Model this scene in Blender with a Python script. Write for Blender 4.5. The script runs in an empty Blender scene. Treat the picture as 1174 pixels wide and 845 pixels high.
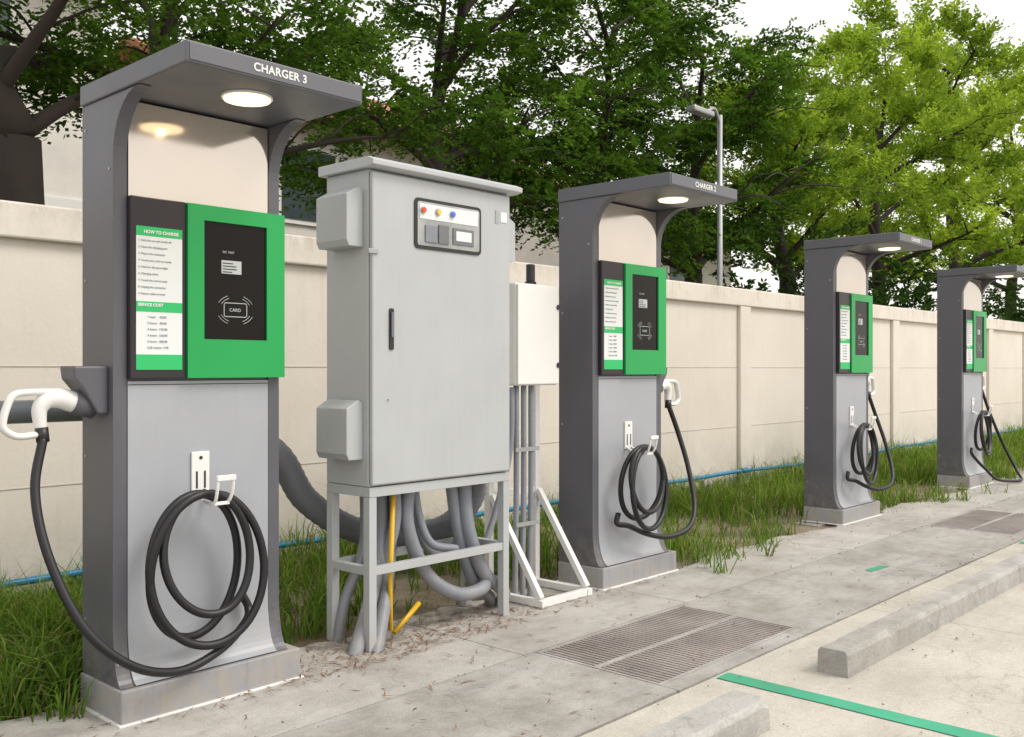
import bpy, math, random
import numpy as np
from mathutils import Vector
random.seed(7); rng=np.random.default_rng(7)
S=bpy.context.scene
COL=S.collection

# ------------------------------------------------------------------ materials
def newmat(name):
    m=bpy.data.materials.new(name); m.use_nodes=True
    nt=m.node_tree; b=nt.nodes['Principled BSDF']; return m,nt,b
def N(nt,t,**k):
    n=nt.nodes.new(t)
    for a,v in k.items(): setattr(n,a,v)
    return n
def pos(nt): return N(nt,'ShaderNodeNewGeometry').outputs['Position']
def noise(nt,scale,detail=4,rough=.6,vec=None,stretch=None):
    n=N(nt,'ShaderNodeTexNoise'); n.inputs['Scale'].default_value=scale
    n.inputs['Detail'].default_value=detail; n.inputs['Roughness'].default_value=rough
    v=vec or pos(nt)
    if stretch:
        mp=N(nt,'ShaderNodeMapping'); mp.inputs['Scale'].default_value=stretch
        nt.links.new(v,mp.inputs['Vector']); v=mp.outputs['Vector']
    nt.links.new(v,n.inputs['Vector']); return n.outputs['Fac']
def ramp(nt,fac,stops):
    r=N(nt,'ShaderNodeValToRGB'); e=r.color_ramp.elements
    while len(e)<len(stops): e.new(.5)
    for i,(p,c) in enumerate(stops):
        e[i].position=p; e[i].color=(c,c,c,1) if not isinstance(c,tuple) else (*c,1)
    nt.links.new(fac,r.inputs['Fac']); return r.outputs['Color']
def mix(nt,a,b,fac,mode='MIX'):
    m=N(nt,'ShaderNodeMix',data_type='RGBA',blend_type=mode)
    for s,v in ((0,fac),(6,a),(7,b)):
        if isinstance(v,(int,float)): m.inputs[s].default_value=v if s==0 else (v,v,v,1)
        elif isinstance(v,tuple): m.inputs[s].default_value=(*v,1)
        else: nt.links.new(v,m.inputs[s])
    return m.outputs[2]
def bump(nt,b,h,strength,dist=.01):
    n=N(nt,'ShaderNodeBump'); n.inputs['Strength'].default_value=strength; n.inputs['Distance'].default_value=dist
    nt.links.new(h,n.inputs['Height']); nt.links.new(n.outputs['Normal'],b.inputs['Normal'])
def paint(name,c,rough=.4,metal=0,var=.12,bmp=.05,coat=0,grime=0,spec=.5,foot=0):
    m,nt,b=newmat(name)
    n1=noise(nt,2.3,4); f=ramp(nt,n1,[(.3,1-var),(.75,1+var*.3)])
    col=mix(nt,tuple(c),f,1.0,'MULTIPLY')
    if grime:
        n2=noise(nt,6,5,.7,stretch=(6,6,.5)); g=ramp(nt,n2,[(.5,0.),(.75,grime)])
        col=mix(nt,col,(.16,.13,.10),g)
    if foot:
        sx=N(nt,'ShaderNodeSeparateXYZ'); nt.links.new(pos(nt),sx.inputs[0])
        lo=N(nt,'ShaderNodeMapRange'); lo.inputs[1].default_value=.0; lo.inputs[2].default_value=.45; lo.inputs[3].default_value=foot; lo.inputs[4].default_value=0
        nt.links.new(sx.outputs['Z'],lo.inputs[0])
        g=mix(nt,lo.outputs[0],ramp(nt,noise(nt,11,4,.75),[(.38,0.),(.62,1.)]),1.0,'MULTIPLY')
        col=mix(nt,col,(.40,.35,.28),g)
    nt.links.new(col,b.inputs['Base Color'])
    r=ramp(nt,n1,[(.3,max(0,rough-.08)),(.7,rough+.08)])
    nt.links.new(r,b.inputs['Roughness'])
    b.inputs['Metallic'].default_value=metal; b.inputs['Specular IOR Level'].default_value=spec
    if coat: b.inputs['Coat Weight'].default_value=coat; b.inputs['Coat Roughness'].default_value=.04
    if bmp: bump(nt,b,noise(nt,180,2),bmp,.002)
    return m
def emis(name,c,s):
    m,nt,b=newmat(name); b.inputs['Base Color'].default_value=(*c,1)
    b.inputs['Emission Color'].default_value=(*c,1); b.inputs['Emission Strength'].default_value=s; return m

M_dark=paint('dark_grey_paint',(.102,.104,.122),.40,var=.12,grime=.10,foot=.35)
M_edge=paint('edge_grey_paint',(.13,.132,.15),.38,var=.08)
M_body=paint('light_grey_paint',(.37,.39,.425),.38,var=.08,grime=.05,foot=.35)
M_plinth=paint('plinth_grey_paint',(.33,.34,.365),.5,grime=.4,foot=.7)
M_steel=paint('satin_beige_panel',(.66,.60,.54),.11,metal=.7,var=.04,bmp=0)
M_green=paint('green_paint',(.006,.33,.075),.38,var=.04,bmp=0)
M_bezel=paint('bezel_black',(.035,.03,.035),.35,bmp=0,spec=.3)
M_screen=paint('screen_glass',(.010,.008,.007),.06,bmp=0,spec=.16)
M_white=paint('white_paint',(.78,.78,.76),.4,var=.04,bmp=0)
M_paper=paint('paper',(.72,.76,.77),.5,var=.02,bmp=0)
M_paperg=paint('paper_green',(.02,.48,.14),.5,var=.02,bmp=0)
M_ink=paint('ink',(.33,.36,.38),.6,bmp=0)
M_cable=paint('rubber_cable',(.010,.010,.012),.42,var=.3,bmp=.1)
M_blackp=paint('black_plastic',(.02,.02,.022),.4)
M_cab=paint('cabinet_paint',(.45,.475,.485),.42,var=.07,grime=.06,foot=.3)
M_pipe=paint('grey_conduit',(.25,.27,.31),.42,var=.2,grime=.3,foot=.5)
M_pipe2=paint('corrugated_pipe',(.17,.18,.20),.5,grime=.3)
M_yel=paint('yellow_pipe',(.75,.45,.02),.4)
M_blue=paint('blue_pvc',(.01,.22,.42),.4,grime=.35)
M_lamp=emis('lamp_emission',(1,.76,.46),2.1)
M_glow=emis('screen_print',(.40,.44,.44),.15)
M_bark=paint('bark',(.040,.030,.024),.9,var=.5,bmp=.6)
M_rust=paint('rusty_grate',(.36,.32,.30),.7,var=.4,grime=.5)
M_pit=paint('pit_dark',(.08,.065,.06),.9)
M_gal=paint('galvanised',(.4,.41,.42),.4,metal=.5)
M_gpaint=paint('green_line_paint',(.05,.40,.23),.6,var=.3,grime=.45)

def concrete(name,c,warm,stain=.35,crack=.8):
    m,nt,b=newmat(name)
    big=ramp(nt,noise(nt,.7,5,.65),[(.3,0.),(.7,1.)])
    col=mix(nt,tuple(c),tuple(warm),big)
    st=ramp(nt,noise(nt,2.0,8,.78),[(.40,0.),(.64,stain)])
    col=mix(nt,col,tuple(x*k for x,k in zip(c,(.52,.49,.44))),st)
    st2=ramp(nt,noise(nt,9,5,.7,stretch=(.25,1,1)),[(.50,0.),(.72,stain*.7)])
    col=mix(nt,col,tuple(x*.55 for x in c),st2)
    fine=ramp(nt,noise(nt,110,3,.7),[(.3,.80),(.7,1.07)])
    col=mix(nt,col,fine,1.0,'MULTIPLY')
    sp=N(nt,'ShaderNodeTexVoronoi'); sp.inputs['Scale'].default_value=38; nt.links.new(pos(nt),sp.inputs['Vector'])
    spm=ramp(nt,sp.outputs['Distance'],[(.07,.55),(.16,1.)])
    nm=ramp(nt,noise(nt,3,3),[(.42,0.),(.6,1.)])
    col=mix(nt,col,mix(nt,col,spm,1.0,'MULTIPLY'),nm)
    v=N(nt,'ShaderNodeTexVoronoi',feature='DISTANCE_TO_EDGE'); v.inputs['Scale'].default_value=.35
    wv=N(nt,'ShaderNodeVectorMath',operation='ADD')
    nn=N(nt,'ShaderNodeTexNoise'); nn.inputs['Scale'].default_value=2.5; nn.inputs['Detail'].default_value=5
    nt.links.new(pos(nt),nn.inputs['Vector'])
    sc=N(nt,'ShaderNodeVectorMath',operation='SCALE'); sc.inputs['Scale'].default_value=.9
    nt.links.new(nn.outputs['Color'],sc.inputs[0]); nt.links.new(pos(nt),wv.inputs[0]); nt.links.new(sc.outputs[0],wv.inputs[1])
    nt.links.new(wv.outputs[0],v.inputs['Vector'])
    cr=ramp(nt,v.outputs['Distance'],[(.0,crack),(.003,1.)])
    col=mix(nt,col,cr,1.0,'MULTIPLY')
    nt.links.new(col,b.inputs['Base Color']); b.inputs['Roughness'].default_value=.85
    bump(nt,b,noise(nt,60,4,.7),.45,.006)
    return m
M_con=concrete('pavement_concrete',(.46,.445,.42),(.52,.50,.465),.60)
M_con2=concrete('pavement_concrete_coarse',(.40,.39,.37),(.47,.45,.42),.70)
M_park=concrete('carpark_concrete',(.53,.50,.44),(.59,.56,.495),.38)
M_kerb=concrete('kerb_concrete',(.49,.48,.46),(.43,.42,.39),.75)

def soil():
    m,nt,b=newmat('soil')
    c=mix(nt,(.34,.28,.205),(.17,.15,.08),ramp(nt,noise(nt,1.3,6),[(.45,0.),(.65,1.)]))
    c=mix(nt,c,ramp(nt,noise(nt,50,4,.8),[(.3,.6),(.7,1.2)]),1.0,'MULTIPLY')
    nt.links.new(c,b.inputs['Base Color']); b.inputs['Roughness'].default_value=.95
    bump(nt,b,noise(nt,30,5,.8),.9,.03); return m
M_soil=soil()
def wallmat():
    m,nt,b=newmat('wall_plaster')
    c=mix(nt,(.69,.635,.555),(.75,.70,.625),ramp(nt,noise(nt,.9,6),[(.35,0.),(.65,1.)]))
    st=ramp(nt,noise(nt,3,6,.7,stretch=(3,3,.25)),[(.54,0.),(.8,.28)])
    c=mix(nt,c,(.46,.40,.33),st)
    sx=N(nt,'ShaderNodeSeparateXYZ'); nt.links.new(pos(nt),sx.inputs[0])
    lo=N(nt,'ShaderNodeMapRange'); lo.inputs[1].default_value=.0; lo.inputs[2].default_value=.7; lo.inputs[3].default_value=.6; lo.inputs[4].default_value=0
    nt.links.new(sx.outputs['Z'],lo.inputs[0])
    g=mix(nt,lo.outputs[0],ramp(nt,noise(nt,4,6,.75),[(.35,0.),(.65,1.)]),1.0,'MULTIPLY')
    c=mix(nt,c,(.34,.29,.23),g)
    hi=N(nt,'ShaderNodeMapRange'); hi.inputs[1].default_value=2.0; hi.inputs[2].default_value=2.28; hi.inputs[3].default_value=0; hi.inputs[4].default_value=.6
    nt.links.new(sx.outputs['Z'],hi.inputs[0])
    g=mix(nt,hi.outputs[0],ramp(nt,noise(nt,5,6,.75,stretch=(1,1,.4)),[(.46,0.),(.68,1.)]),1.0,'MULTIPLY')
    c=mix(nt,c,(.36,.32,.26),g)
    nt.links.new(c,b.inputs['Base Color']); b.inputs['Roughness'].default_value=.85
    bump(nt,b,noise(nt,35,5,.7),.3,.006); return m
M_wall=wallmat()
def leafmat(name,c1,c2,trans,tw=.5):
    m=bpy.data.materials.new(name); m.use_nodes=True; nt=m.node_tree; nt.nodes.clear()
    out=N(nt,'ShaderNodeOutputMaterial'); at=N(nt,'ShaderNodeAttribute',attribute_name='tint')
    col=ramp(nt,at.outputs['Fac'],[(0.,tuple(c1)),(1.,tuple(c2))])
    d=N(nt,'ShaderNodeBsdfDiffuse'); nt.links.new(col,d.inputs['Color'])
    t=N(nt,'ShaderNodeBsdfTranslucent'); tc=mix(nt,col,tuple(trans),1.0,'MULTIPLY'); nt.links.new(tc,t.inputs['Color'])
    mx=N(nt,'ShaderNodeMixShader'); mx.inputs[0].default_value=tw
    nt.links.new(d.outputs[0],mx.inputs[1]); nt.links.new(t.outputs[0],mx.inputs[2]); nt.links.new(mx.outputs[0],out.inputs[0])
    return m
M_leafD=leafmat('leaves_shade',(.020,.048,.010),(.09,.165,.028),(2.0,2.1,1.0),.42)  # left-hand foliage: canopy shade darkened into the leaf greens
M_leafL=leafmat('leaves_bright',(.08,.155,.020),(.27,.37,.065),(2.1,2.0,.9),.48)  # right-hand foliage: yellow-green, with warm backlight lightened into the colour
M_shrub=leafmat('leaves_shrub',(.014,.034,.010),(.06,.11,.025),(1.6,1.8,1.0),.35)
M_grass=leafmat('grass_blades',(.28,.24,.12),(.14,.26,.04),(1.7,1.7,1.0),.38)
gr_=[n for n in M_grass.node_tree.nodes if n.type=='VALTORGB'][0].color_ramp
e=gr_.elements.new(.25); e.color=(.07,.13,.022,1); gr_.elements.new(.7).color=(.15,.26,.04,1); gr_.elements[-1].color=(.28,.38,.10,1)
M_litter=leafmat('dry_litter',(.14,.06,.03),(.34,.20,.10),(1,1,1),.2)

# ------------------------------------------------------------------ helpers
def empty(name,loc=(0,0,0)):
    e=bpy.data.objects.new(name,None); e.location=loc; e.empty_display_size=.1; COL.objects.link(e); return e
def addobj(name,me,mat,parent=None,bevel=0,smooth=False):
    o=bpy.data.objects.new(name,me); COL.objects.link(o)
    if mat: me.materials.append(mat)
    if parent: o.parent=parent
    if bevel:
        b=o.modifiers.new('bevel','BEVEL'); b.width=bevel; b.segments=2; b.limit_method='ANGLE'; b.angle_limit=math.radians(40)
    if smooth:
        me.polygons.foreach_set('use_smooth',[True]*len(me.polygons))
    return o
def mesh(name,v,f):
    me=bpy.data.meshes.new(name); me.from_pydata([tuple(x) for x in v],[],f); me.update(); return me
BF=[(0,3,2,1),(4,5,6,7),(0,1,5,4),(1,2,6,5),(2,3,7,6),(3,0,4,7)]
def bx(x0,x1,y0,y1,z0,z1): return [(x0,y0,z0),(x1,y0,z0),(x1,y1,z0),(x0,y1,z0),(x0,y0,z1),(x1,y0,z1),(x1,y1,z1),(x0,y1,z1)]
def box(name,x0,x1,y0,y1,z0,z1,mat,parent=None,bevel=.003):
    return addobj(name,mesh(name,bx(x0,x1,y0,y1,z0,z1),BF),mat,parent,bevel)
def boxes(name,lst,mat,parent=None,bevel=0):
    v=[];f=[]
    for b in lst:
        o=len(v); v+=bx(*b); f+=[tuple(i+o for i in q) for q in BF]
    return addobj(name,mesh(name,v,f),mat,parent,bevel)
def prism(name,pts,axis,a0,a1,mat,parent=None,bevel=.003):
    def mk(p,a):
        if axis=='X': return (a,p[0],p[1])
        if axis=='Y': return (p[0],a,p[1])
        return (p[0],p[1],a)
    n=len(pts); v=[mk(p,a0) for p in pts]+[mk(p,a1) for p in pts]
    f=[tuple(range(n)),tuple(range(2*n-1,n-1,-1))]+[(i,i+n,(i+1)%n+n,(i+1)%n) for i in range(n)]
    me=mesh(name,v,f)
    import bmesh
    bm=bmesh.new(); bm.from_mesh(me); bmesh.ops.recalc_face_normals(bm,faces=bm.faces); bm.to_mesh(me); bm.free()
    return addobj(name,me,mat,parent,bevel)
def rr(x0,x1,z0,z1,r,n=5):
    p=[]
    for cx,cz,a in ((x1-r,z0+r,-90),(x1-r,z1-r,0),(x0+r,z1-r,90),(x0+r,z0+r,180)):
        for i in range(n+1):
            t=math.radians(a+90*i/n); p.append((cx+r*math.cos(t),cz+r*math.sin(t)))
    return p
def cr(pts,n=10):
    P=[Vector(p) for p in pts]; P=[P[0]*2-P[1]]+P+[P[-1]*2-P[-2]]; out=[]
    for i in range(1,len(P)-2):
        a,b,c,d=P[i-1:i+3]
        for k in range(n):
            t=k/n
            out.append(.5*((2*b)+(c-a)*t+(2*a-5*b+4*c-d)*t*t+(-a+3*b-3*c+d)*t**3))
    out.append(P[-2]); return out
def tube_geo(path,radii,sides,V,F):
    up=None; base=len(V); n=len(path)
    for i,p in enumerate(path):
        t=(path[min(i+1,n-1)]-path[max(i-1,0)])
        if t.length<1e-9: t=Vector((0,0,1))
        t.normalize()
        if up is None:
            up=Vector((0,0,1)) if abs(t.z)<.9 else Vector((1,0,0))
        s=t.cross(up)
        if s.length<1e-6: s=t.cross(Vector((0,1,0.1)))
        s.normalize(); up=s.cross(t).normalized()
        for k in range(sides):
            a=2*math.pi*k/sides; V.append(tuple(p+(s*math.cos(a)+up*math.sin(a))*radii[i]))
    for i in range(n-1):
        for k in range(sides):
            a=base+i*sides+k; b=base+i*sides+(k+1)%sides
            F.append((a,a+sides,b+sides,b))
    F.append(tuple(base+k for k in range(sides))); F.append(tuple(base+(n-1)*sides+k for k in range(sides-1,-1,-1)))
def tube(name,pts,r,mat,parent=None,smoothpath=True,n=10,sides=14,ribs=0):
    path=cr(pts,n) if smoothpath else [Vector(p) for p in pts]
    rad=[r]*len(path)
    if ribs: rad=[r*(1+ribs*(i%2)) for i in range(len(path))]
    V=[];F=[]; tube_geo(path,rad,sides,V,F)
    return addobj(name,mesh(name,V,F),mat,parent,smooth=True)
def cyl(name,c,axis,r,h,mat,parent=None,bevel=0,n=28):
    pts=[(math.cos(2*math.pi*i/n)*r,math.sin(2*math.pi*i/n)*r) for i in range(n)]
    a={'X':0,'Y':1,'Z':2}[axis]; oth=[i for i in range(3) if i!=a]
    return prism(name,[(c[oth[0]]+p[0],c[oth[1]]+p[1]) for p in pts],axis,c[a]-h/2,c[a]+h/2,mat,parent,bevel)
def beam(name,p,q,w,h,mat,parent):
    p=Vector(p);q=Vector(q);d=(q-p).normalized(); s=d.cross(Vector((0,0,1)))
    if s.length<.01: s=Vector((1,0,0))
    s.normalize(); u=s.cross(d)
    v=[a+s*w/2*i+u*h/2*j for a in (p,q) for i,j in ((-1,-1),(1,-1),(1,1),(-1,1))]
    return addobj(name,mesh(name,v,[(0,1,2,3),(7,6,5,4),(0,4,5,1),(1,5,6,2),(2,6,7,3),(3,7,4,0)]),mat,parent,.002)
def text(name,s,size,loc,mat,parent,rot=(math.pi/2,0,0),off=.0006,sp=1.0):
    c=bpy.data.curves.new(name,'FONT'); c.body=s; c.size=size; c.extrude=.0006; c.offset=off; c.space_character=sp; c.resolution_u=4
    o=bpy.data.objects.new(name,c); o.location=loc; o.rotation_euler=rot; c.materials.append(mat); COL.objects.link(o); o.parent=parent; return o

# ------------------------------------------------------------------ ev charger
def charger(x0,y0,label,side=-1,sag=1.0,seed=0):
    R=random.Random(seed)
    E=empty('ev_charging_station',(x0,y0,0)); W=.765; p=E
    prof=[(.36,.132),(.36,2.40),(-.12,2.40)]
    n=10
    for i in range(n+1):
        t=math.pi/2*i/n; prof.append((-.12+.21*math.sin(t), 2.17+.23*math.cos(t)))
    for i in range(n+1):
        t=math.pi/2*i/n; prof.append((.02+.07*math.cos(t)-.0, .36-.228*math.sin(t)))
    cap=[a for k,a in enumerate(prof) if k==0 or (a!=prof[k-1])]
    for nm,a in (('side_plate_left',.01),('side_plate_right',W-.055-.01)):
        prism(nm,cap,'X',a,a+.055,M_dark,p,.006)
    for (yy,zz) in ((.33,2.30),(.33,1.70),(.33,1.0),(.33,.35),(.12,2.12),(.05,.22)):
        cyl('side_screw',(.009,yy,zz),'X',.006,.004,M_gal,p,0,12)
    prism('canopy',[(-.48,2.405),(.362,2.4005),(.362,2.482),(-.48,2.482)],'X',0,W,M_dark,p,.006)
    box('canopy_fascia_trim',.012,W-.012,-.484,-.479,2.415,2.474,M_edge,p,.001)
    text('fascia_lettering','CHARGER %s'%label,.042,(.262,-.4855,2.432),M_white,p,off=.0010,sp=1.05)
    cyl('lamp_ring',(W/2,-.25,2.400),'Z',.098,.010,M_white,p,.002)
    cyl('lamp_disc',(W/2,-.25,2.392),'Z',.088,.008,M_lamp,p)
    ld=bpy.data.lights.new('canopy_lamp','SPOT'); ld.energy=6; ld.color=(1,.74,.45); ld.spot_size=math.radians(165); ld.spot_blend=1; ld.shadow_soft_size=0
    ld.specular_factor=0
    lo=bpy.data.objects.new('canopy_lamp',ld); lo.location=(W/2,-.25,2.38); lo.parent=p; COL.objects.link(lo)
    box('plinth',0,W+.04,0,.36,0,.13,M_plinth,p,.006)
    boxes('plinth_sealant',[(-.012,W+.052,-.012,.372,-.004,.007)],M_white,p,.003)
    a,b=.068,W-.068
    box('body_core',a,b,.10,.35,.135,2.395,M_dark,p,0)
    lp=[(.098,.60),(.098,1.30),(.088,1.30)]
    lp+=[(.018+.07*math.cos(math.pi/2*i/n),.36-.22*math.sin(math.pi/2*i/n)) for i in range(n)]+[(.018,.136),(.098,.136)]
    prism('lower_panel',lp,'X',a,b,M_body,p,.0)
    box('upper_panel',a+.002,b-.002,.088,.098,2.02,2.39,M_steel,p,0)
    box('notice_bezel',.066,.298,.062,.098,1.31,2.02,M_bezel,p,.004)
    z0,z1=1.312,2.018; gx0,gx1=.300,W-.008
    sx0,sx1,sz0,sz1=.372,.668,1.47,1.955
    boxes('display_frame',[(gx0,sx0,.050,.098,z0,z1),(sx1,gx1,.050,.098,z0,z1),(sx0,sx1,.050,.098,z0,sz0),(sx0,sx1,.050,.098,sz1,z1)],M_green,p,0)
    box('screen',sx0-.001,sx1+.001,.060,.096,sz0-.001,sz1+.001,M_screen,p,0)
    y=.0585
    box('lcd',.455,.548,y-.0005,y+.0015,1.745,1.80,M_glow,p,0)
    boxes('lcd_text',[(.46,.50+.03*R.random(),y-.0015,y-.0006,1.750+.012*i,1.754+.012*i) for i in range(4)],M_bezel,p)
    text('screen_title','DC  FAST',.013,(.46,y,1.83),M_glow,p,off=0)
    def outline(nm,x0_,x1_,za,zb,r,t):
        o=rr(x0_,x1_,za,zb,r); i_=rr(x0_+t,x1_-t,za+t,zb-t,max(r-t,.001)); m=len(o)
        v=[(q[0],y-.0008,q[1]) for q in o]+[(q[0],y-.0008,q[1]) for q in i_]
        f=[(k,(k+1)%m,(k+1)%m+m,k+m) for k in range(m)]
        addobj(nm,mesh(nm,v,f),M_glow,p)
    outline('card_icon',.465,.575,1.565,1.625,.010,.003)
    text('card_icon_text','CARD',.020,(.491,y,1.588),M_glow,p,off=0)
    for k,(r1) in enumerate((.070,.084)):
        for q in range(4):
            pts=[]; cx,cz=.52,1.595
            for i in range(7):
                t=math.radians(90*q+45-20+40*i/6); ex=1.05
                pts.append((cx+math.cos(t)*r1*ex,y-.001,cz+math.sin(t)*r1*.75))
            tube('wave_icon',pts,.0012,M_glow,p,False,sides=4)
    sh=.0605; px0,px1=.088,.280
    box('notice_sheet',px0,px1,sh,.0615,1.345,1.905,M_paper,p,0)
    g=.0595
    boxes('notice_green',[(px0,px1,g,.0604,1.868,1.905),(px0,px1,g,.0604,1.572,1.612),(px0,px1,g,.0604,1.345,1.405)],M_paperg,p)
    text('notice_title','HOW TO CHARGE',.017,(px0+.03,g-.001,1.879),M_white,p)
    text('notice_title_2','SERVICE COST',.016,(px0+.006,g-.001,1.594),M_white,p)
    words=['Park the car and switch off','Open the charging port','Plug in the connector','Touch your card on reader','Wait for the green light','Charging starts','Touch the card to stop','Unplug the connector','Return cable to hook']
    for i,t in enumerate(words):
        text('notice_line','%d. %s'%(i+1,t),.0115,(px0+.008,g-.0005,1.847-i*.026),M_ink,p,off=0)
    for i,t in enumerate(['1 hour    40.00','2 hours   80.00','3 hours  120.00','4 hours  160.00','5 hours  200.00','Call centre 1130']):
        text('notice_line',t,.013,(px0+.045,g-.0005,1.548-i*.024),M_ink,p,off=0)
    boxes('panel_seam',[(a,b,.0865,.0872,1.285,1.288)],M_bezel,p)
    hx=.372
    box('hook_plate',hx-.04,hx+.04,.078,.087,.835,1.01,M_white,p,.003)
    boxes('hook_plate_slots',[(hx-.022,hx-.014,.0765,.0779,.86,.93),(hx+.014,hx+.022,.0765,.0779,.86,.93)],M_bezel,p)
    cyl('hook_screw',(hx,.0765,.985),'Y',.007,.003,M_bezel,p)
    for s in (-1,1):
        tube('hook_arm',[(hx+s*.028,.085,.85),(hx+s*.028,.0,.812),(hx+s*.03,-.075,.815),(hx+s*.034,-.105,.86),(hx+s*.034,-.115,.925)],.007,M_white,p,sides=8)
    box('hook_tip',hx-.042,hx+.042,-.124,-.108,.905,.928,M_white,p,.004)
    box('hook_cross',hx-.034,hx+.034,-.088,-.074,.806,.820,M_white,p,.003)
    pts=[]; turns=3.0; nst=48
    for i in range(int(turns*nst)+1):
        t=i/nst; ang=math.pi/2+2*math.pi*t*(-side); k=t/turns
        rx=.178+.050*k+.016*math.sin(5*t+seed)
        rz=(.240+.070*k if side<0 else .205+.050*k)+.014*math.cos(4*t+seed)
        cz=.852-rz
        cxx=hx+(-.052 if side<0 else .02)+(.026*math.sin(2.1*t+seed))
        yy=-.035+.040*math.cos(2*math.pi*t*.5+1)+.012*math.sin(9*t)
        pts.append((cxx+rx*math.cos(ang),yy,cz+rz*math.sin(ang)))
    m=(lambda q:q) if side<0 else (lambda q:W-q)
    tail=[(.53,.0,.294),(.39,-.05,.222),(.19,-.09,.188),(-.01,-.11,.255),(-.165,-.06,.416),(-.248,.04,.665),(-.262,.13,.90),(-.212,.18,1.10)]
    if side>0: tail[:4]=[(.50,.0,.36),(.37,-.05,.30),(.19,-.09,.265),(-.01,-.11,.30)]
    if sag!=1: tail=[(.50,.0,.294),(.39,-.05,.2),(.15,-.12,.06),(-.25,-.25,.03),(-.50,-.15,.10),(-.50,.0,.40),(-.36,.12,.80),(-.235,.18,1.10)]
    tube('charging_cable_coil',pts[::3],.0168,M_cable,p,n=4)
    zz0=.40 if side<0 else .44
    tube('charging_cable_lead',[(m(.545),.05,zz0),(m(.57),.04,zz0-.06)]+[(m(q[0]),q[1],q[2]) for q in tail],.0172,M_cable,p,n=8)
    hp=[(.01,1.175),(.01,1.36),(-.125,1.36),(-.118,1.31),(-.085,1.27),(-.03,1.175)]
    prism('connector_holster',[(m(a_),b_) for a_,b_ in hp],'Y',.125,.255,M_dark,p,.008)
    tube('holster_socket',[(m(-.02),.19,1.20),(m(-.10),.19,1.222)],.046,M_dark,p,False,sides=18)
    g1=[(-.05,1.205,.032),(-.095,1.22,.040),(-.15,1.238,.039),(-.195,1.232,.034),(-.222,1.20,.028),(-.222,1.155,.024),(-.216,1.115,.022)]
    V=[];F=[]; path=cr([(m(q[0]),.19,q[1]) for q in g1],6); rad=np.interp(np.linspace(0,len(g1)-1,len(path)),range(len(g1)),[q[2] for q in g1])
    tube_geo(path,list(rad),16,V,F); addobj('connector_body',mesh('connector_body',V,F),M_white,p,smooth=True)
    hd=[(-.15,1.262),(-.26,1.262),(-.315,1.252),(-.338,1.21),(-.352,1.155),(-.345,1.125),(-.30,1.10),(-.225,1.105)]
    hw=[(m(q[0]),.19,q[1]) for q in hd]
    V=[];F=[]; path=cr(hw,5); tube_geo(path,[.0135]*len(path),10,V,F)
    V=[(v[0],.19+(v[1]-.19)*1.5,v[2]) for v in V]
    addobj('connector_handle',mesh('connector_handle',V,F),M_white,p,smooth=True)
    tube('connector_collar',[(m(-.218),.185,1.13),(m(-.213),.182,1.075)],.0235,M_blackp,p,False)
    return E
charger(1.69,3.56,'3',-1,seed=1)
charger(4.72,3.60,'2',1,seed=2)
charger(8.08,3.58,'1',1,seed=3)
charger(11.5,3.62,'4',1,sag=2,seed=4)

# ------------------------------------------------------------------ electrical cabinet
C=empty('electrical_cabinet')
cx0,cx1,cy0,cy1,cz0,cz1=2.93,3.905,3.635,3.96,.785,2.30
box('cabinet_body',cx0,cx1,cy0,cy1,cz0,cz1,M_cab,C,.004)
box('cabinet_door',cx0+.004,cx1-.012,3.607,3.632,cz0+.008,cz1-.012,M_cab,C,.008)
prism('rain_cap',[(3.56,2.31),(3.56,2.335),(3.60,2.352),(3.99,2.352),(3.99,2.302),(3.60,2.302)],'X',cx0-.03,cx1+.04,M_cab,C,.004)
prism('window_frame',rr(3.195,3.662,1.945,2.197,.025),'Y',3.600,3.606,M_blackp,C,.001)
M_pane=paint('window_grey',(.50,.52,.51),.08,coat=1,var=.7)
prism('window_pane',rr(3.212,3.645,1.962,2.180,.014),'Y',3.5975,3.5995,M_pane,C,0)
box('inner_plate',3.225,3.632,3.5955,3.5973,2.095,2.170,M_paper,C,0)
for i,(c,xx) in enumerate((((.75,.05,.02),3.245),((.8,.4,.03),3.345),((.05,.12,.6),3.445))):
    mm=emis('indicator_%d'%i,c,.5)
    cyl('indicator_ring',(xx,3.591,2.137),'Y',.017,.006,M_gal,C); cyl('indicator_lamp',(xx,3.586,2.137),'Y',.012,.010,mm,C)
box('meter_left',3.26,3.34,3.591,3.597,1.98,2.065,M_pipe,C,.002); box('meter_mid',3.35,3.42,3.591,3.597,1.98,2.075,M_pipe2,C,.002)
box('meter_right',3.45,3.60,3.592,3.597,1.985,2.07,M_pipe2,C,.002); box('meter_dial',3.47,3.58,3.590,3.5918,2.005,2.055,M_paper,C,0)
prism('door_handle_plate',rr(3.035,3.062,1.44,1.64,.008),'Y',3.600,3.606,M_blackp,C,.001)
box('door_handle_lever',3.041,3.056,3.590,3.599,1.50,1.62,M_pipe2,C,.002)
box('door_latch',2.905,2.965,3.598,3.606,1.895,1.918,M_gal,C,.002)
box('door_label',3.775,3.80,3.604,3.606,2.13,2.20,M_gal,C,0); box('door_label_2',3.815,3.865,3.604,3.606,2.14,2.195,M_paper,C,0)
cyl('door_pin',(3.03,3.603,1.20),'Y',.004,.006,M_gal,C)
for nm,za in (('vent_hood_upper',1.93),('vent_hood_lower',.915)):
    prism(nm,[(cx0-.001,za+.27),(cx0-.03,za+.285),(cx0-.10,za+.245),(cx0-.10,za+.03),(cx0-.085,za),(cx0-.001,za)],'Y',3.67,3.91,M_cab,C,.004)
prism('vent_hood_right',[(cx1+.001,2.20),(cx1+.03,2.20),(cx1+.10,2.16),(cx1+.10,1.95),(cx1+.001,1.92)],'Y',3.67,3.91,M_cab,C,.004)
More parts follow.
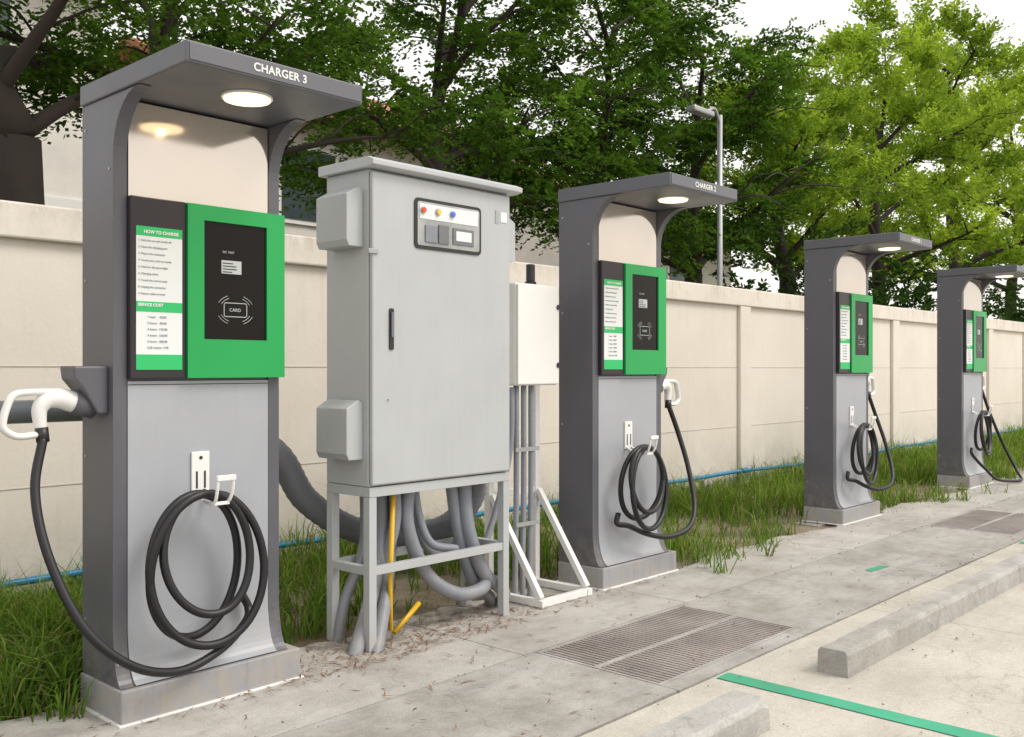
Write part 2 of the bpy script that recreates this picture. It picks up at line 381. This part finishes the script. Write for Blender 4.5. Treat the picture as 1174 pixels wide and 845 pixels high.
L=.045
legs=[(x,x+L,y,y+L,0,.735) for x in (cx0,cx1-L) for y in (cy0-.01,cy1-L)]
boxes('stand_legs',legs,M_cab,C,.002)
boxes('stand_top_frame',[(cx0,cx1,cy0-.012,cy0+.033,.736,.783),(cx0,cx1,cy1-L,cy1,.736,.783),(cx0,cx0+L,cy0+.034,cy1-L-.001,.736,.783),(cx1-L,cx1,cy0+.034,cy1-L-.001,.736,.783)],M_cab,C,.002)
boxes('stand_mid_rails',[(cx0+L+.001,cx1-L-.001,cy0-.006,cy0+.03,.36,.40),(cx0+L+.001,cx1-L-.001,cy1-L+.004,cy1-.004,.36,.40),(cx0+.004,cx0+L-.004,cy0+.036,cy1-L-.001,.36,.40),(cx1-L+.004,cx1-.004,cy0+.036,cy1-L-.001,.36,.40)],M_cab,C,.002)
K=empty('conduit_bundle')
def bb(pts,r,mat=M_pipe,ribs=0,nm='conduit'): tube(nm,pts,r,mat,K,n=14,ribs=ribs,sides=14)
bb([(2.2,4.1,1.25),(2.45,4.15,1.12),(2.766,4.15,.923),(2.94,4.15,.68),(3.217,4.13,.50),(3.52,4.1,.43),(3.80,4.03,.45),(3.87,3.88,.62),(3.86,3.85,.80)],.066,M_pipe2,.05,'large_corrugated_pipe')
bb([(3.16,3.82,.80),(3.15,3.80,.50),(3.03,3.74,.22),(2.86,3.66,-.03)],.036)
bb([(3.25,3.85,.80),(3.22,3.82,.45),(3.10,3.72,.20),(2.96,3.62,-.03)],.036)
bb([(3.20,3.76,.80),(3.18,3.74,.55),(3.10,3.80,.25),(2.99,3.80,-.03)],.03)
bb([(3.30,3.76,.80),(3.27,3.74,.55),(3.38,3.71,.29),(3.58,3.69,.16),(3.78,3.70,.16),(3.86,3.80,.20),(3.90,3.95,.1),(3.90,4.0,-.03)],.036)
bb([(3.70,3.77,.80),(3.70,3.74,.50),(3.80,3.72,.24),(3.98,3.74,.10),(4.06,3.85,-.03)],.038)
bb([(3.62,3.80,.80),(3.66,3.78,.50),(3.76,3.78,.22),(3.95,3.82,.06),(4.02,3.9,-.03)],.033)
bb([(3.78,3.86,.80),(3.80,3.84,.5),(3.90,3.86,.3),(4.03,3.88,.45),(4.16,3.86,.85),(4.18,3.86,1.24)],.019)
bb([(3.42,3.88,.80),(3.45,3.86,.5),(3.55,3.84,.36),(3.72,3.84,.42),(3.80,3.88,.80)],.022)
bb([(3.12,3.90,.80),(3.1,3.88,.45),(3.0,3.9,.2),(2.95,3.9,-.03)],.026)
bb([(3.36,3.80,.80),(3.38,3.78,.60),(3.44,3.75,.44),(3.60,3.72,.39)],.022)
tube('yellow_gas_pipe',[(3.145,3.70,.78),(3.12,3.70,.30),(3.115,3.69,.06),(3.13,3.68,.045),(3.33,3.72,.15)],.013,M_yel,K,False,sides=10)
for x in (4.22,4.285,4.35):
    tube('riser_conduit',[(x,3.86,1.25),(x+.0,3.86,.62),(x-.02,3.85,.25),(x-.03,3.84,-.02)],.017,M_pipe,K,n=8)
boxes('conduit_clamps',[(4.19,4.40,3.835,3.842,.86,.885),(4.19,4.39,3.83,3.837,.42,.445)],M_gal,K)

# ------------------------------------------------------------------ small junction box on frame
J=empty('junction_box')
box('box_body',4.15,4.53,3.80,3.98,1.25,1.85,M_white,J,.012)
box('box_lid',4.155,4.525,3.786,3.798,1.256,1.844,M_white,J,.012)
for z in (1.37,1.72): cyl('box_latch',(4.515,3.785,z),'Y',.016,.014,M_blackp,J,.002)
cyl('antenna_base',(4.38,3.89,1.862),'Z',.035,.02,M_blackp,J); cyl('antenna',(4.38,3.89,1.925),'Z',.027,.105,M_blackp,J,.006)
for x in (4.12,4.535):
    box('post',x,x+.04,3.985,4.025,.0,1.80,M_white,J,.002)
    box('foot_rail',x,x+.04,3.57,3.983,.003,.043,M_white,J,.002)
    beam('brace',(x+.02,3.60,.05),(x+.02,3.98,.60),.035,.035,M_white,J)
box('foot_cross_rail',4.162,4.533,3.575,3.615,.003,.043,M_white,J,.002)
box('cross_rail',4.162,4.533,3.99,4.02,.58,.62,M_white,J,.002)

# ------------------------------------------------------------------ wall
Wl=empty('boundary_wall')
wy=5.68; wh=2.27
box('wall_panels',-6,60,wy,wy+.12,-.05,wh-.20,M_wall,Wl,0)
boxes('wall_coping',[(-6,60,wy-.05,wy+.17,wh-.20+.001,wh)],M_wall,Wl,.012)
xs=[1.1+2.25*i for i in range(-3,26)]
boxes('wall_piers',[(x-.12,x+.12,wy-.045,wy-.001,-.05,wh-.202) for x in xs],M_wall,Wl,.006)
M_joint=paint('joint_line',(.56,.51,.44),.9)  # own colour of the panel joints, a little darker than the wall
j=[]
for i in range(len(xs)-1):
    for z in (.68,1.36): j.append((xs[i]+.121,xs[i+1]-.121,wy-.0035,wy-.0005,z,z+.005))
boxes('wall_joints',j,M_joint,Wl)
BP=empty('water_pipe')
tube('pipe_run',[(x,wy-.10+.012*math.sin(x*1.3),.17+.015*math.sin(x*.9)+.006*math.sin(x*2.7)) for x in np.arange(-3,45,.5)],.021,M_blue,BP,n=3,sides=12)
boxes('pipe_clips',[(x,x+.03,wy-.13,wy+.001,.13,.15) for x in np.arange(-2,40,2.2)],M_gal,BP)
for x in (9.9,14.5): tube('pipe_coupling',[(x,wy-.10,.185),(x+.12,wy-.10,.185)],.03,M_blue,BP,False)
HR=empty('guard_rail')
M_rail=paint('rail_paint',(.36,.40,.42),.45)
tube('rail',[(-3,4.35,1.165),(1.95,4.35,1.165)],.05,M_rail,HR,False,sides=18)
for x in (-2.5,-.3): tube('rail_post',[(x,4.35,-.02),(x,4.35,1.12)],.035,M_rail,HR,False)

# ------------------------------------------------------------------ ground
addobj('ground',mesh('ground',[(-400,-400,-.02),(400,-400,-.02),(400,400,-.02),(-400,400,-.02)],[(0,1,2,3)]),M_soil)
PV=empty('pavement')
def edge_strip(name,y0,y1,x0,x1,mat,zt=0,rag0=0,rag1=0):
    n=max(int((x1-x0)/.06),1); v=[];f=[]
    for i in range(n+1):
        x=x0+(x1-x0)*i/n
        r=lambda a:a*(math.sin(x*2.1)+.6*math.sin(x*5.3+1)+.5*math.sin(x*11.7)+.25*math.sin(x*29)+.2*math.sin(x*47)) 
        ya=y0+r(rag0); yb=y1+r(rag1)
        v+=[(x,ya,-.1),(x,ya,zt),(x,yb,zt),(x,yb,-.1)]
        if i: 
            o=4*i; f+=[(o-4,o,o+1,o-3),(o-3,o+1,o+2,o-2),(o-2,o+2,o+3,o-1)]
    f+=[(0,1,2,3),(4*n+3,4*n+2,4*n+1,4*n)]
    return addobj(name,mesh(name,v,f),mat,PV,0)
joints=[-9,-5.5,-2.3,.75,3.40,4.80,7.0,8.50,10.0,13,16.2,19.4,22.6,60]
for i in range(len(joints)-1):
    edge_strip('kerb_strip',3.0635,3.66 if i not in (3,4) else 3.95,joints[i]+.003,joints[i+1]-.003,M_con,0,0.0,.04)
gx=((3.47,4.73),(8.55,9.85))
seg=[-9,-6,-3,0,2.0,3.47,4.73,6.6,8.55,9.85,12.5,15.5,18.5,60]
for i in range(len(seg)-1):
    if (seg[i],seg[i+1]) in gx: continue
    edge_strip('slab',2.252,3.057,seg[i]+.002,seg[i+1]-.002,M_con2,0,.003,0)
for a,b in gx:
    edge_strip('slab_behind_grate',3.05,3.057,a+.002,b-.002,M_con2)
    edge_strip('slab_front_grate',2.25,2.34,a+.002,b-.002,M_con2)
for i,(x,xx) in enumerate(((-9,-4.2),(-4.2,.6),(.6,5.4),(5.4,10.2),(10.2,15),(15,60))):
    edge_strip('carpark_slab',-3,2.243,x+.002,xx-.002,M_park,-.006)
    edge_strip('carpark_slab',-40,-3.006,x+.002,xx-.002,M_park,-.006)
edge_strip('pad',3.74,3.98,7.95,9.0,M_con,-.008); edge_strip('pad',3.74,3.98,4.85,5.7,M_con,-.008); edge_strip('pad',3.74,4.02,11.4,12.4,M_con,-.008)
cyl('inspection_cover',(1.42,3.62,.006),'Z',.12,.012,M_con2,PV,.003)
for a,b in gx:
    G=empty('drain_grate')
    box('pit',a,b,2.341,3.049,-.12,-.03,M_pit,G,0)
    boxes('frame',[(a+.002,b-.002,2.342,2.36,-.04,.002),(a+.002,b-.002,3.03,3.048,-.04,.002),(a+.002,b-.002,2.682,2.712,-.04,.003),(a+.002,a+.02,2.362,2.68,-.04,.002),(b-.02,b-.002,2.362,2.68,-.04,.002),(a+.002,a+.02,2.714,3.028,-.04,.002),(b-.02,b-.002,2.714,3.028,-.04,.002)],M_con2,G,.001)
    bars=[]
    x=a+.035
    while x<b-.03:
        bars+=[(x,x+.019,2.362,2.68,-.02,.0),(x,x+.019,2.714,3.028,-.02,.0)]; x+=.031
    boxes('bars',bars,M_rust,G)
    cb=[(a+.022,b-.022,y,y+.008,-.022,-.003) for y in (2.44,2.52,2.60,2.80,2.88,2.96)]
    boxes('cross_bars',cb,M_rust,G)
def wheelstop(x0,x1,y0,y1,h=.11):
    n=int((x1-x0)/.05); v=[];f=[]
    for i in range(n+1):
        x=x0+(x1-x0)*i/n; q=lambda s:(rng.random()-.5)*s
        ch=.02*(rng.random()<.08)
        v+=[(x,y0,-.03),(x,y0+.004+q(.006),h*.80+q(.006)-ch),(x,y0+.018+q(.009)+ch,h+q(.004)),(x,y1-.018+q(.009),h+q(.004)),(x,y1-.004+q(.005),h*.82+q(.004)),(x,y1,-.03)]
        if i:
            o=6*i; f+=[(o-6+k,o+k,o+k+1,o-5+k) for k in range(5)]
    f+=[(0,1,2,3,4,5),tuple(6*n+k for k in (5,4,3,2,1,0))]
    return addobj('concrete_wheel_stop',mesh('concrete_wheel_stop',v,f),M_kerb,None,.004)
wheelstop(4.12,7.9,1.80,1.945); wheelstop(.9,3.34,1.76,1.935)
wheelstop(8.6,11.6,1.80,1.945)
for xx in (3.73,8.2):
    n=60; v=[];f=[]
    for i in range(n+1):
        yy=2.225-i*.09; v+=[(xx+.0057*i/n*5+rng.normal(0,.0018),yy,-.002),(xx+.1+.0057*i/n*5+rng.normal(0,.0018),yy,-.002)]
        if i: f.append((2*i-2,2*i-1,2*i+1,2*i))
    addobj('parking_line',mesh('parking_line',v,f),M_gpaint)
addobj('parking_line',mesh('parking_line',[(6.35,2.62,.003),(6.62,2.60,.003),(6.60,2.66,.003),(6.38,2.67,.003)],[(0,1,2,3)]),M_gpaint)
# small stones and crumbs along the slab edges
V=[];F=[]
for i in range(520):
    if i%2: x=random.uniform(.3,12); y=random.choice((3.06,2.25,3.68,3.6))+random.gauss(0,.05)
    else: x=random.uniform(.5,12); y=random.uniform(.9,3.7)
    if any(a<x<b for a,b in gx) and 2.3<y<3.05: continue
    r=random.uniform(.0025,.008); o=len(V); c=(x,y,r*.4)
    V+=[(c[0]+dx*r*random.uniform(.6,1.4),c[1]+dy*r*random.uniform(.6,1.4),c[2]+dz*r*.8) for dx,dy,dz in ((1,0,0),(0,1,0),(-1,0,0),(0,-1,0),(0,0,1),(0,0,-1))]
    F+=[(o+a,o+b,o+4) for a,b in ((0,1),(1,2),(2,3),(3,0))]+[(o+b,o+a,o+5) for a,b in ((0,1),(1,2),(2,3),(3,0))]
addobj('gravel',mesh('gravel',V,F),paint('gravel_stone',(.27,.24,.20),.9))

# ------------------------------------------------------------------ fast quad meshes
def quads(name,co,tint,mat,parent=None,k=4):
    n=co.shape[0]; me=bpy.data.meshes.new(name)
    me.vertices.add(n*k); me.vertices.foreach_set('co',co.reshape(-1).astype(np.float32))
    me.loops.add(n*k); me.loops.foreach_set('vertex_index',np.arange(n*k,dtype=np.int32))
    me.polygons.add(n); me.polygons.foreach_set('loop_start',np.arange(0,n*k,k,dtype=np.int32))
    at=me.attributes.new('tint','FLOAT','POINT'); at.data.foreach_set('value',np.repeat(tint,k).astype(np.float32))
    me.update(); me.validate()
    return addobj(name,me,mat,parent)
def norm(a): return a/np.maximum(np.linalg.norm(a,axis=-1,keepdims=True),1e-9)
def sprays(P,D,n,L,ll,lw,droop):
    m=len(P); a=norm(D); up=np.array([0,0,1.])+rng.normal(0,.35,(m,3)); s=norm(np.cross(a,up)); nn=np.cross(s,a)
    t=(np.arange(n)+.5)/n; t=np.tile(t,(m,1))+rng.normal(0,.03,(m,n))
    Ls=(L*rng.uniform(.6,1.2,m))[:,None]
    base=P[:,None]+a[:,None]*(t*Ls)[...,None]; base[...,2]-=droop*(t*t)*Ls
    sg=np.where(np.arange(n)%2==0,1,-1)[None,:,None]
    ld=norm(a[:,None]*.75+s[:,None]*sg*rng.uniform(.6,1.1,(m,n,1))+rng.normal(0,.28,(m,n,3)))
    wn=norm(np.cross(ld,nn[:,None]+rng.normal(0,.45,(m,n,3))))
    l=ll*rng.uniform(.6,1.2,(m,n,1))*(1-.3*t[...,None]); w=lw*rng.uniform(.7,1.2,(m,n,1))
    q=np.stack([base,base+ld*l*.5+wn*w*.5,base+ld*l,base+ld*l*.5-wn*w*.5],axis=2)
    return q.reshape(-1,4,3), m*n
NLEAF=0
def tree(x,y,fork,H,limbs,reach,rise,rt,mat,nsp=22,nl=18,ll=.08,lw=.036,droop=.35,seed=0,lean=(0,0),plume=0.2,sub=6,name='broadleaf_tree',keep=None,SL=.42,taper=.45):
    global NLEAF
    R=random.Random(seed); T=empty(name,(0,0,0)); V=[];F=[]; P=[];D=[];TT=[]
    top=Vector((x+lean[0],y+lean[1],fork))
    tp=cr([(x,y,-.05),(x+lean[0]*.3+.03,y+lean[1]*.4,fork*.5),tuple(top)],5)
    tube_geo(tp,list(np.linspace(rt*1.25,rt*.9,len(tp))),10,V,F)
    ld=cr([tuple(top),(top.x+R.gauss(0,.2),top.y+R.gauss(0,.2),fork+(H-fork)*.4),(top.x+R.gauss(0,.4),top.y+R.gauss(0,.3),fork+(H-fork)*.85)],6)
    tube_geo(ld,list(np.linspace(rt*.9,rt*.15,len(ld))),8,V,F)
    for li in range(limbs):
        u=li/(limbs-1)
        az=2.4*li+R.uniform(-.4,.4); el=R.uniform(-.05,.55)+.5*u*rise
        ln=reach*R.uniform(.8,1.15)*(1-taper*u)
        start=ld[min(int(u*(len(ld)-1)),len(ld)-1)]
        d=Vector((math.cos(az)*math.cos(el),math.sin(az)*math.cos(el),math.sin(el)))
        pts=[start]; q=start.copy(); dd=Vector((d.x*.6,d.y*.6,max(d.z,.3)+.35)).normalized()
        for k in range(5):
            dd=(dd*.6+d*.5+Vector((R.gauss(0,.14),R.gauss(0,.14),R.gauss(0,.08)))).normalized()
            q=q+dd*ln/5; pts.append(q.copy())
        lp=cr([tuple(p) for p in pts],3); r0=rt*R.uniform(.35,.55)*(1-.5*u)
        tube_geo(lp,list(np.linspace(r0,r0*.2,len(lp))),7,V,F)
        for si in range(sub+1):
            tpar=.30+.70*si/sub; b=lp[min(int(tpar*(len(lp)-1)),len(lp)-1)]
            a2=az+R.choice((-1,1))*R.uniform(.2,1.4); e2=R.uniform(-.25,.6)
            L2=reach*R.uniform(.22,.45); d2=Vector((math.cos(a2)*math.cos(e2),math.sin(a2)*math.cos(e2),math.sin(e2)))
            bp=cr([tuple(b),tuple(b+d2*L2*.5+Vector((0,0,.06))),tuple(b+d2*L2+Vector((R.gauss(0,.08),R.gauss(0,.08),-.06)))],3)
            tube_geo(bp,list(np.linspace(r0*.25,.006,len(bp))),5,V,F)
            ctint=R.uniform(0,.5)
            for k in range(nsp):
                t=R.random()**.7; o=bp[min(int(t*(len(bp)-1)+.5),len(bp)-1)]
                aa=a2+R.gauss(0,1.0); pe=R.gauss(plume,.35)
                pp=(o.x+R.gauss(0,.10),o.y+R.gauss(0,.10),o.z+R.gauss(0,.07))
                if keep and not keep(*pp): continue
                P.append(pp); D.append((math.cos(aa),math.sin(aa),pe)); TT.append(ctint+R.uniform(0,.25))
    P=np.array(P);D=np.array(D);TT=np.array(TT)
    q,_=sprays(P,D,nl,SL,ll,lw,droop); NLEAF+=len(q)
    ti=np.clip(np.repeat(TT,nl)+rng.uniform(-.1,.3,len(q)),0,1)
    addobj('trunk_and_branches',mesh('trunk_and_branches',V,F),M_bark,T,smooth=True)
    quads('crown_leaves',q,ti,mat,T)
    return T
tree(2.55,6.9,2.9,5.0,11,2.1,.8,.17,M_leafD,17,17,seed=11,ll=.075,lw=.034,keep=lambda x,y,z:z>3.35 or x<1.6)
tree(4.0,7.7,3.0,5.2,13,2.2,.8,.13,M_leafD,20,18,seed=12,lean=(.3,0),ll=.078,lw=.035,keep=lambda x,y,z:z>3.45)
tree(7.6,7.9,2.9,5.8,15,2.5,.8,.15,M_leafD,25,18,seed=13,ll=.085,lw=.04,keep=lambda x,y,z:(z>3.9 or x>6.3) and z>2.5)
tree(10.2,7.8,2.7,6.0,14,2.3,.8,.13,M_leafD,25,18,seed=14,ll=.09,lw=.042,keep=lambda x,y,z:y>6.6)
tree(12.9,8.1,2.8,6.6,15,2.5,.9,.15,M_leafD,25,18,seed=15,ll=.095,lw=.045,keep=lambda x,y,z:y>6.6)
tree(16.2,8.2,2.9,6.0,13,2.2,1.1,.17,M_leafL,24,17,seed=16,plume=.9,droop=.05,ll=.115,lw=.045)
tree(20.8,8.4,3.0,8.4,15,2.6,1.1,.17,M_leafL,23,17,seed=17,plume=.9,droop=.05,ll=.14,lw=.055,SL=.52)
tree(27,8.8,3.4,10.2,15,3.6,1.1,.2,M_leafL,24,17,seed=18,plume=.9,droop=.05,ll=.17,lw=.068,SL=.65)
tree(36,10.0,4,11,14,4.8,1.1,.2,M_leafL,22,15,seed=19,plume=.9,droop=.05,ll=.22,lw=.09,SL=.8)
def shrub(x0,x1,y0,y1,h,n,name='hedge'):
    T=empty(name); P=np.stack([rng.uniform(x0,x1,n),rng.uniform(y0,y1,n),np.zeros(n)],1)
    hh=h*(.75+.2*np.sin(P[:,0]*1.7)+.15*np.sin(P[:,0]*4.1+P[:,1])); P[:,2]=hh*rng.uniform(.5,1,n)**.6
    D=rng.normal(0,1,(n,3)); D[:,2]=np.abs(D[:,2])*.8
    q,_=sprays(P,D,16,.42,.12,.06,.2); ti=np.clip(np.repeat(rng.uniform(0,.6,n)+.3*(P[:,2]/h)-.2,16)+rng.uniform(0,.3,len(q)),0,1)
    quads('hedge_leaves',q,ti,M_shrub,T)
    V=[];F=[]
    for x in np.arange(x0,x1,.8): tube_geo([Vector((x,(y0+y1)/2,0)),Vector((x+.1,(y0+y1)/2,h*.7))],[.03,.01],5,V,F)
    addobj('hedge_stems',mesh('hedge_stems',V,F),M_bark,T)
shrub(12,42,6.6,7.8,3.5,2600)

# ------------------------------------------------------------------ grass
def grass(name,n,fn,h0,h1,w=.008):
    P=fn(n); n=len(P); az=rng.uniform(0,2*np.pi,n); h=rng.uniform(h0,h1,n)*P[:,3]
    b=np.stack([P[:,0],P[:,1],P[:,2]],1); s=np.stack([np.cos(az),np.sin(az),np.zeros(n)],1)*w*.5
    az2=rng.uniform(0,2*np.pi,n); l=np.stack([np.cos(az2),np.sin(az2),np.zeros(n)],1)*(h*rng.uniform(.1,1.1,n))[:,None]
    z=np.zeros((n,3)); z[:,2]=h
    mid=b+l*.35+z*.6; tip=b+l+z*rng.uniform(.55,1,n)[:,None]
    q1=np.stack([b-s,b+s,mid+s*.8,mid-s*.8],1); q2=np.stack([mid-s*.8,mid+s*.8,tip+s*.05,tip-s*.05],1)
    co=np.concatenate([q1,q2]); t=np.clip(rng.beta(1.8,2,n)*np.clip(P[:,3],.4,1.1)+rng.normal(0,.14,n),0,1)
    return quads(name,co,np.concatenate([t,t]),M_grass)
def dens(X,Y):
    return .46+.28*np.sin(X*1.9+Y*2.3)+.22*np.sin(X*4.3-Y*3.1+1)+.24*np.sin(X*9.1+Y*7.7)+.22*np.sin(X*17-Y*15)+.18*np.sin(X*31+Y*27)
def gfn(n):
    X=rng.uniform(-1,26,n); X=np.where(rng.random(n)<.30,rng.uniform(-.5,2.6,n),X); Y=3.72+(5.66-3.72)*rng.random(n)
    edge=3.62-.42*np.clip(np.sin(X*1.1-4.4),0,1)*(X>5.5)-.12*np.sin(X*5)*(X>5.5); Y=np.where(X>5.6,edge+(5.66-edge)*rng.random(n),Y)
    Y=np.where((X>2.5)&(X<4.7),4.05+(5.66-4.05)*rng.random(n),Y)
    d=dens(X,Y)+.26*(Y-4.6); keep=rng.random(n)<np.clip(d*1.8-.25,0.02,1)
    nb=((X>1.65)&(X<2.5)|(X>4.7)&(X<5.55)|(X>8.05)&(X<8.9)|(X>11.45)&(X<12.35))&(Y<3.98)
    nb|=(Y<3.76)&(d<.35)
    keep&=~nb
    hs=np.clip(.35+.85*d,.3,1.7)
    return np.stack([X,Y,np.full(n,-.02),hs],1)[keep]
grass('grass',105000,gfn,.06,.33,.009)
def gf2(n):
    X=rng.uniform(.2,2.0,n); Y=3.95+1.7*rng.random(n); return np.stack([X,Y,np.full(n,-.02),.7+.4*dens(X,Y)],1)
grass('grass',11000,gf2,.12,.42,.010)
def litter(n):
    X=rng.normal(3.3,.8,n); Y=3.45+np.abs(rng.normal(.3,.28,n)); m=rng.random(n)<.30
    X[m]=rng.uniform(0,12,m.sum()); Y[m]=rng.uniform(2.3,3.9,m.sum())
    az=rng.uniform(0,np.pi,n); l=rng.uniform(.01,.045,n)[:,None]; d=np.stack([np.cos(az),np.sin(az),rng.normal(0,.1,n)],1); s=np.stack([-np.sin(az),np.cos(az),np.zeros(n)],1)*rng.uniform(.0008,.004,n)[:,None]
    b=np.stack([X,Y,rng.uniform(.003,.012,n)],1)
    return quads('fallen_leaves',np.stack([b-d*l,b+s,b+d*l,b-s],1),rng.random(n),M_litter)
litter(2700)

# ------------------------------------------------------------------ houses
M_hw=paint('house_wall',(.74,.71,.66),.8); M_roof=paint('roof_tiles',(.40,.15,.08),.8,var=.4); M_gl=paint('window_glass',(.06,.08,.09),.1,bmp=0)
def house(x0,x1,y0,y1,h,rh):
    H=empty('suburban_house')
    box('walls',x0,x1,y0,y1,0,h,M_hw,H,0)
    ym=(y0+y1)/2; prism('roof',[(y0-.7,h-.05),(ym,h+rh),(y1+.7,h-.05),(y1+.7,h+.1),(ym,h+rh+.16),(y0-.7,h+.1)],'X',x0-.5,x1+.5,M_roof,H,0)
    prism('gable_fill',[(y0+.01,h+.001),(y1-.01,h+.001),(ym,h+rh-.1)],'X',x0+.01,x1-.01,M_hw,H,0)
    k=x0+.8
    while k+1.1<x1:
        for z in (1.0,h-1.7):
            box('window_frame',k-.08,k+1.18,y0-.05,y0-.002,z-.08,z+1.28,M_white,H,0); box('window_pane',k,k+1.1,y0-.07,y0-.052,z,z+1.2,M_gl,H,0)
        k+=2.3
    box('door',x1-.7,x1-.1,y0-.06,y0-.002,0,2.0,M_bark,H,0)
    box('string_course',x0-.03,x1+.03,y0-.04,y0-.001,h*.52,h*.52+.15,M_white,H,0)
house(8.6,15,14,20,5.6,1.6); house(.5,5.9,13,19,6.6,1.5); house(19.5,26,15,21,5.0,1.8)
SLm=empty('street_lamp')
tube('pole',[(10.81,6.4,-.05),(10.81,6.4,4.55)],.035,M_gal,SLm,False)
tube('arm',[(10.81,6.4,4.45),(10.6,6.35,4.58),(10.35,6.3,4.50)],.02,M_gal,SLm)
box('lamp_head',9.95,10.4,6.22,6.36,4.42,4.49,M_gal,SLm,.02)

# ------------------------------------------------------------------ light, sky, camera
el=math.radians(50); az=math.radians(150)
w=bpy.data.worlds.new('World'); S.world=w; w.use_nodes=True; nt=w.node_tree; bg=nt.nodes['Background']
sky=N(nt,'ShaderNodeTexSky',sky_type='NISHITA'); sky.sun_disc=False; sky.sun_elevation=el; sky.sun_rotation=az; sky.dust_density=4; sky.air_density=1.2
mx=mix(nt,sky.outputs[0],(9.9,9.5,9.0),.75)
nt.links.new(mx,bg.inputs['Color']); bg.inputs['Strength'].default_value=.15
sd=bpy.data.lights.new('sun','SUN'); sd.energy=1.9; sd.angle=math.radians(24); sd.color=(1,.95,.88)
so=bpy.data.objects.new('sun',sd); COL.objects.link(so)
dirv=Vector((math.sin(az)*math.cos(el),math.cos(az)*math.cos(el),math.sin(el)))
so.rotation_euler=dirv.to_track_quat('Z','Y').to_euler()
cd=bpy.data.cameras.new('camera'); cam=bpy.data.objects.new('camera',cd); COL.objects.link(cam)
cam.location=(0,0,1.35); cam.rotation_euler=(math.radians(90),0,math.radians(42.7-90))
cd.sensor_width=36; cd.lens=36*1114/1174; cd.clip_end=2000; cd.clip_start=.05
S.camera=cam
S.view_settings.view_transform='Standard'; S.view_settings.look='None'; S.view_settings.exposure=0
print('LEAVES',NLEAF)
